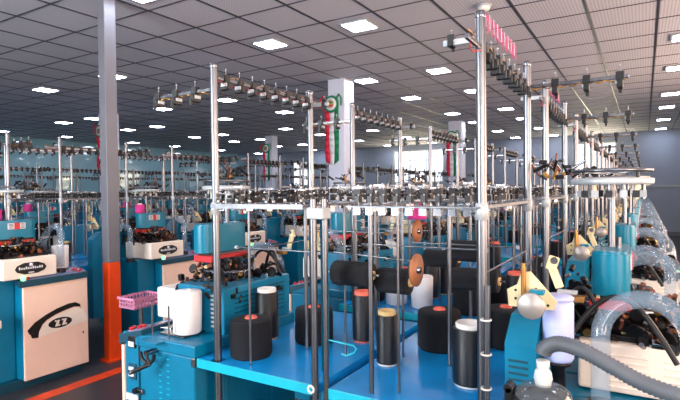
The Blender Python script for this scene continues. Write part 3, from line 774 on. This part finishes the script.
# ------------------------------------------------------------------ the creels between machine rows
fy = [1.5, 2.65, 3.95, 5.25, 6.55, 7.85, 9.15, 10.45, 11.75, 13.05, 14.35, 15.65]
CREELS = [(-1.52, -.42, 0, 12, 'between the two nearest machine rows', 'over the blue tables'),
          (-5.64, -4.65, 0, 12, 'behind the post row', 'behind the post row'),
          (-9.80, -8.83, 1, 11, 'beyond the post row', 'second beyond the post'),
          (-13.95, -12.98, 3, 11, 'near the pale teal wall', 'by the teal wall')]
for ci, (xa, xb, k0, k1, tw, fw_) in enumerate(CREELS):
    for k in range(k0, k1):
        y = fy[k]; near = ci == 0 and k < 2; lod = 0 if near and k == 0 else (1 if (ci == 0 and k < 5) or (ci == 1 and k < 3) else 2)
        la = 'creel frame, %s from the near end, left side of the creel %s' % (ORD[k-k0], fw_)
        lb = 'creel frame, %s from the near end, right side of the creel %s' % (ORD[k-k0], fw_)
        if ci == 0 and k == 0:
            la = 'chrome creel frame whose front pole stands beside the white yarn cone'
            lb = 'tall chrome creel frame in front with magenta yarn guides along its rail'
        creel(xa, y+.02, False, la, lod); r = creel(xb, y+.02, True, lb, lod)
        if ci == 0 and k < 2: put('pink_guide', F['pink_guide'], r, (0, .22, 0), label='magenta wire yarn guides')
        xm = (xa+xb)/2
        if ci < 2 or k < 6:
            tl = table(xa+(.21 if ci == 0 else .172), y, ('blue table holding two black cones with salmon cores' if ci == 0 and k == 0 else 'blue table, %s from the near end, left half of the creel %s' % (ORD[k-k0], fw_)), True)
            tr_ = table(xb-(.235 if ci == 0 else .193), y, ('blue table holding a wide black cone between two tall black spools' if ci == 0 and k == 0 else 'blue table, %s from the near end, right half of the creel %s' % (ORD[k-k0], fw_)), False)
            if ci: tl.scale.x = tr_.scale.x = .80
# front pair of short posts in the gap between the two nearest tables
t = thing('twin_post', 'pair of short chrome posts between the two nearest blue tables', 'post', (-.985, 1.466, 0), 0)
for x in (-.012, .018): put('post', MB().cyl((x, 0 if x < 0 else .026, 0), (x, 0 if x < 0 else .026, 1.47), .0125 if x < 0 else .0105, M['chrome'], 14).mesh('post'), t)
put('clamp', MB().box(-.03, .04, -.018, .036, 1.40, 1.44, M['whitemetal'], .005).mesh('clamp'), t)
put('loop_ring', MB().tube([(-.02+.012*math.cos(a), -.016, .80+.012*math.sin(a)) for a in [2*PI*k/16 for k in range(16)]], .004, M['core_white'], 6, True).mesh('loop_ring'), t)
put('teal_bar', MB().box(-.004, .012, .03, .06, .85, 1.40, M['teal'], .002).mesh('teal_bar'), t)
put('wire_hanger', MB().tube([(.03, .03, .97), (.13, .03, .965), (.14, .03, .955), (.13, .03, .94), (.10, .03, .925), (.08, .03, .93)], .003, M['teal_edge'], 6).mesh('wire_hanger'), t)

# yarn on the two nearest tables
cone('cone', -1.44, 1.635, .80, 'black yarn cone with salmon core, nearest on the left blue table')
cone('cone', -1.315, 1.93, .80, 'black yarn cone with salmon core behind the nearest one, left of the twin posts')
cop('tallw', -1.545, 1.87, .80, 'tall black spool with white core beside the teal louvred cover') 
cop('red', -1.12, 2.05, .80, 'black spool with red foot ring standing behind the twin posts')
cop('tan', -.885, 1.82, .80, 'slim black spool with tan core at the front of the right blue table')
cone('wide', -.775, 2.12, .80, 'wide black yarn cone with salmon core in the middle of the right blue table')
cop('white', -.535, 1.775, .80, 'shiny black spool with white core beside the tallest chrome pole')
cone('wide', -.53, 2.30, .80, 'wide black yarn cone half hidden behind the tallest chrome pole')
CK = [(-1.5, 2.86), (-1.18, 3.08), (-1.42, 3.2), (-1.14, 3.25), (-.85, 2.80), (-.62, 2.92), (-.8, 3.15), (-.5, 3.3), (-.68, 3.48)]
for k, (x, y) in enumerate(CK):
    pl_ = '%s along in the second pair of blue tables' % ORD[k]
    if k % 2: cop(['tan', 'red', 'white', 'tallw'][k % 4], x, y, .80, 'black yarn spool standing %s' % pl_)
    else: cone('cone', x, y, .80, 'black yarn cone standing %s' % pl_)
rr = random.Random(4)
n = 0
for k in range(2, 6):
    for j, (dx, dy) in enumerate(((-.46, .2), (-.15, .52), (.21, .22), (.47, .56))):
        n += 1; x = -.97+dx; y = fy[k]+dy
        lab = 'black yarn %s, %s on the %s pair of blue tables back' % ('spool' if j % 2 else 'cone', ORD[j], ORD[k])
        if j % 2: cop('tan' if k % 2 else 'red', x, y, .80, lab)
        else: cone('cone', x, y, .80, lab)
for k in range(0, 3):
    for j, (dx, dy) in enumerate(((-.38, .22), (.16, .26), (.38, .5))):
        lab = 'dark yarn %s, %s on the %s pair of tables behind the post row' % ('spool' if j % 2 else 'cone', ORD[j], ORD[k])
        if j % 2: cop('tan', -5.15+dx, fy[k]+dy, .80, lab)
        else: cone('cone', -5.15+dx, fy[k]+dy, .80, lab)
# white cones
cone('white', -1.772, 1.584, .864, 'white yarn cone on the machine bed in front of the louvred white housing', 'yarn cone', 'white yarn cones')
cone('white', -4.19, 2.39, .878, 'white yarn cone on the console beside the white logo box', 'yarn cone', 'white yarn cones')
cone('white', -1.30, 2.81, .80, 'white yarn cone on the table behind the left black cones', 'yarn cone', 'white yarn cones')
cone('white', -1.13, 2.80, .80, 'white yarn cone right behind the twin chrome posts', 'yarn cone', 'white yarn cones')
# horizontal spools on rods
def roll(x, y, z, L, r, label, core='core_tan'):
    t = thing('rubber_roll', label, 'yarn roll', (x, y, z-r), 0, 'horizontal black rolls')
    put('winding', MB().lathe([(r*.35, -L/2), (r*.96, -L/2), (r, -L/2+.006), (r, L/2-.006), (r*.96, L/2), (r*.35, L/2)], M['yarn'], 32, (0, 0, r), 'X').mesh('winding'), t)
    put('core', MB().lathe([(r*.24, -L/2-.008), (r*.36, -L/2-.008), (r*.36, L/2+.008), (r*.24, L/2+.008), (r*.24, -L/2-.008)], M[core], 24, (0, 0, r), 'X').mesh('core'), t)
    put('axle', MB().cyl((-L/2-.03, 0, r), (L/2+.03, 0, r), .005, M['chrome'], 8).mesh('axle'), t)
roll(-.925, 1.62, 1.19, .155, .046, 'black roll lying on a rod just right of the twin chrome posts')
roll(-.785, 1.68, 1.165, .12, .046, 'black roll on a rod between the twin posts and the brown disc')
roll(-.72, 2.32, 1.21, .16, .05, 'black roll on a rod behind the brown disc, the upper of two')
roll(-.70, 2.42, 1.06, .22, .055, 'black roll on a rod behind the brown disc, the lower of two')
roll(-1.0, 2.78, 1.10, .2, .05, 'black roll on a rod over the second pair of blue tables')
for (x, y, z, lab) in ((-.665, 1.6, 1.225, 'brown round disc on a thin rod, facing the tallest chrome pole'), (-.93, 2.25, 1.30, 'brown disc with magenta yarn above it, behind the front brown disc')):
    t = thing('tension_disc', lab, 'disc', (x, y, z-.056), 0)
    put('disc', F['disc'], t, (0, 0, .056))
    put('rod', MB().cyl((-.33, 0, .10), (.0, 0, .085), .003, M['chrome'], 6).cyl((-.0, 0, .056), (-.0, 0, .09), .004, M['steel'], 6).mesh('rod'), t)
cone('pink', -.93, 2.25, 1.358, 'magenta yarn cone above the brown disc in the creel', 'yarn cone', 'magenta yarn cones')
for k, (x, y, w) in enumerate(((-4.28, 2.07, 'nearest logo box machine'), (-4.28, 3.37, 'machine just right of the post'), (-6.08, 3.23, 'first machine beyond the post row'), (-6.08, 4.53, 'second machine beyond the post row'), (-4.28, 7.27, 'fifth machine of the post row'))):
    cone('pink', x, y-.125, 1.298 if x > -5 else 1.296, 'magenta yarn cone on the teal head of the %s' % w, 'yarn cone', 'magenta yarn cones')

# vacuum canister and grey hose in the right foreground
t = thing('vacuum_canister', 'smoky round vacuum canister with frosted funnel and grey corrugated hose', 'vacuum canister', (-.21, 1.29, .854), 0)
put('bowl', MB().lathe([(0, .03), (.05, .03), (.058, .045), (.062, .13), (0, .13)], M['clear_dark'], 30).mesh('bowl'), t)
put('rim_band', MB().lathe([(.060, .135), (.068, .137), (.071, .15), (.071, .165), (.066, .172), (.06, .17), (.06, .135)], M['black'], 30).box(-.088, -.066, -.02, .02, .13, .185, M['black'], .004).cyl((-.08, -.02, .18), (-.08, .02, .18), .01, M['black'], 10).mesh('rim_band'), t)
put('dome_lid', MB().lathe([(.066, .172), (.062, .184), (.045, .197), (.020, .203), (0, .204)], M['clear_dark'], 30).mesh('dome_lid'), t)
put('funnel', MB().lathe([(.019, .198), (.019, .208), (.022, .215), (.019, .232), (.013, .240), (.015, .244), (.016, .258), (.0, .258)], M['frost'], 20).mesh('funnel'), t)
hp = []
ctl = [Vector(p) for p in ((0, 0, .245), (0, 0, .275), (.012, .0, .295), (.04, .0, .305), (.09, -.01, .298), (.15, -.02, .275), (.21, -.03, .252), (.28, -.04, .240), (.36, -.04, .235), (.45, -.05, .24), (.52, .0, .18), (.53, .05, .05))]
for i in range(1, len(ctl)-2):
    p0, p1, p2, p3 = ctl[i-1:i+3]
    for k in range(14):
        u = k/14; hp.append(.5*((2*p1)+(-p0+p2)*u+(2*p0-5*p1+4*p2-p3)*u*u+(-p0+3*p1-3*p2+p3)*u**3))
put('corrugated_hose', MB().tube(hp, .0165, M['hose'], 14, rib=.17).mesh('corrugated_hose'), t)
for o_ in t.children: o_.location.z -= .03
# pale lilac bin beside the louvred motor cover
t = thing('plastic_drum', 'pale lilac plastic drum between the teal louvred cover and the white housing', 'drum', (-.213, 1.565, .853), 0)
put('drum_body', MB().lathe([(0, .15), (.037, .15), (.042, .16), (.042, .315), (.037, .325), (0, .325)], M['pale_lilac'], 28).mesh('drum_body'), t)
put('drum_base', MB().lathe([(0, 0), (.036, 0), (.036, .012), (.02, .02), (.02, .13), (.036, .14), (.036, .149), (0, .149)], M['dark'], 20).mesh('drum_base'), t)
put('drum_lid', MB().lathe([(0, .326), (.042, .326), (.043, .332), (.035, .338), (0, .34)], M['pale_lilac'], 28).mesh('drum_lid'), t)
# leaning chrome rod with wire ties
t = thing('chrome_rod', 'leaning chrome rod with wire ties beside the tallest pole', 'rod', (-.40, 1.46, 0), 0)
put('rod', MB().cyl((0, 0, 0), (.012, .0, 1.22), .009, M['chrome'], 12).mesh('rod'), t)
for k in range(6): put('wire_tie', MB().tube([(.0075+.014*math.cos(a), .014*math.sin(a), .62+.1*k) for a in [2*PI*j/12 for j in range(12)]], .003, M['core_white'], 5, True).mesh('wire_tie'), t)
# items below the front table
t = thing('steel_canister', 'steel canister with orange label on the shelf under the left blue table', 'canister', (-1.29, 1.66, .321), 0)
put('can_body', MB().lathe([(0, 0), (.045, 0), (.047, .01), (.047, .27), (.04, .285), (0, .29)], M['steel'], 24).mesh('can_body'), t)
put('orange_label', MB().lathe([(.048, .10), (.0485, .10), (.0485, .22), (.048, .22)], M['orange'], 24).mesh('orange_label'), t)

sd = (1.74*.0, 0, 0)
t = thing('smoke_detector', 'round white smoke detector on the ceiling above the tallest chrome pole', 'smoke detector', (-1.30, 4.83, CEIL-.004), 0)
put('detector_base', MB().lathe([(0, -.0), (.07, 0), (.07, -.018), (0, -.018)], M['whitemetal'], 28).mesh('detector_base'), t)
put('detector_head', MB().lathe([(.055, -.018), (.05, -.045), (.03, -.055), (0, -.055)], M['core_white'], 28).mesh('detector_head'), t)
t = thing('basket_stand', 'pink plastic basket on a thin stand in the aisle by the nearest machine', 'basket', (-2.46, 1.86, 0), 0)
bk = MB(); KS = .62
for z0, z1 in ((.86, .875), (.90, .91), (.935, .955)):
    e = .01 if z0 > .9 else 0
    bk.box(-.10-e, .10+e, -.15-e, -.142-e, z0, z1, M['pinkp']).box(-.10-e, .10+e, .142+e, .15+e, z0, z1, M['pinkp']).box(-.108-e, -.10-e, -.15-e, .15+e, z0, z1, M['pinkp']).box(.10+e, .108+e, -.15-e, .15+e, z0, z1, M['pinkp'])
for k in range(9):
    y = -.14+.035*k
    for x in (-.104, .104): bk.box(x-.004, x+.004, y-.005, y+.005, .86, .95, M['pinkp'])
for k in range(6):
    x = -.09+.036*k
    for y in (-.146, .146): bk.box(x-.005, x+.005, y-.004, y+.004, .86, .95, M['pinkp'])
bk.box(-.10, .10, -.145, .145, .855, .862, M['pinkp'])
bk.v = [(x*KS, y*KS, .855+(z-.855)*KS) for x, y, z in bk.v]
put('basket', bk.mesh('basket'), t)
put('stand', MB().cyl((0, 0, .0), (0, 0, .855), .012, M['steel'], 10).box(-.09, .09, -.12, .12, 0, .02, M['dark'], .004).mesh('stand'), t)

# ------------------------------------------------------------------ light, camera
wd = bpy.data.worlds.new('world'); scene.world = wd; wd.use_nodes = True
wd.node_tree.nodes['Background'].inputs[0].default_value = (0.5, 0.6, 0.8, 1); wd.node_tree.nodes['Background'].inputs[1].default_value = 0.3
def area(name, loc, rot, sx, sy, power, col):
    l = bpy.data.lights.new(name, 'AREA'); l.shape = 'RECTANGLE'; l.size = sx; l.size_y = sy; l.energy = power; l.color = col
    o = bpy.data.objects.new(name, l); o.location = loc; o.rotation_euler = rot; COL.objects.link(o); return o
for k, (a0, a1, z0, z1) in enumerate(front_key_w):        # added key light, set at the made-up windows behind the camera
    area('added_key_front', ((a0+a1)/2, YF+.03, (z0+z1)/2), (math.radians(97), 0, 0), a1-a0, z1-z0, (142 if a0 < 0 else 58)*(a1-a0), (.92, .96, 1))
for k, (a0, a1, z0, z1) in enumerate(right_fill_w):        # added warm fill, set at the made-up windows on the right
    area('added_fill_right', (XR-.03, (a0+a1)/2, (z0+z1)/2), (0, math.radians(94), 0), z1-z0, a1-a0, 175, (1, .68, .50))
for k, (a0, a1, z0, z1) in enumerate(back_w[:2]):     # low sun bounced off the yard onto the ceiling
    area('daylight_back', ((a0+a1)/2, YB-.04, (z0+z1)/2), (math.radians(-115), 0, 0), a1-a0, z1-z0, 60, (1, .86, .55))

cam = bpy.data.cameras.new('camera'); co = bpy.data.objects.new('camera', cam); COL.objects.link(co); scene.camera = co
cam.sensor_fit = 'HORIZONTAL'; cam.sensor_width = 36; cam.lens = 503.74/680*36; cam.clip_start = .05
yaw, pitch, roll_ = .543571, .019229, -.0112148
fw = Vector((-math.sin(yaw)*math.cos(pitch), math.cos(yaw)*math.cos(pitch), -math.sin(pitch)))
rt = Vector((math.cos(yaw), math.sin(yaw), 0)); up = rt.cross(fw)
r2 = math.cos(roll_)*rt+math.sin(roll_)*up; u2 = -math.sin(roll_)*rt+math.cos(roll_)*up
mw = Matrix((r2, u2, -fw)).transposed().to_4x4(); mw.translation = Vector((0, 0, 1.5)); co.matrix_world = mw

scene.view_settings.view_transform = 'Standard'; scene.view_settings.look = 'None'
scene.view_settings.exposure = 0.12; scene.view_settings.gamma = 1.0; scene.view_settings.use_curve_mapping = False
scene.cycles.use_denoising = True
scene.cycles.max_bounces = 8; scene.cycles.transparent_max_bounces = 16
scene.cycles.sample_clamp_indirect = 4.0
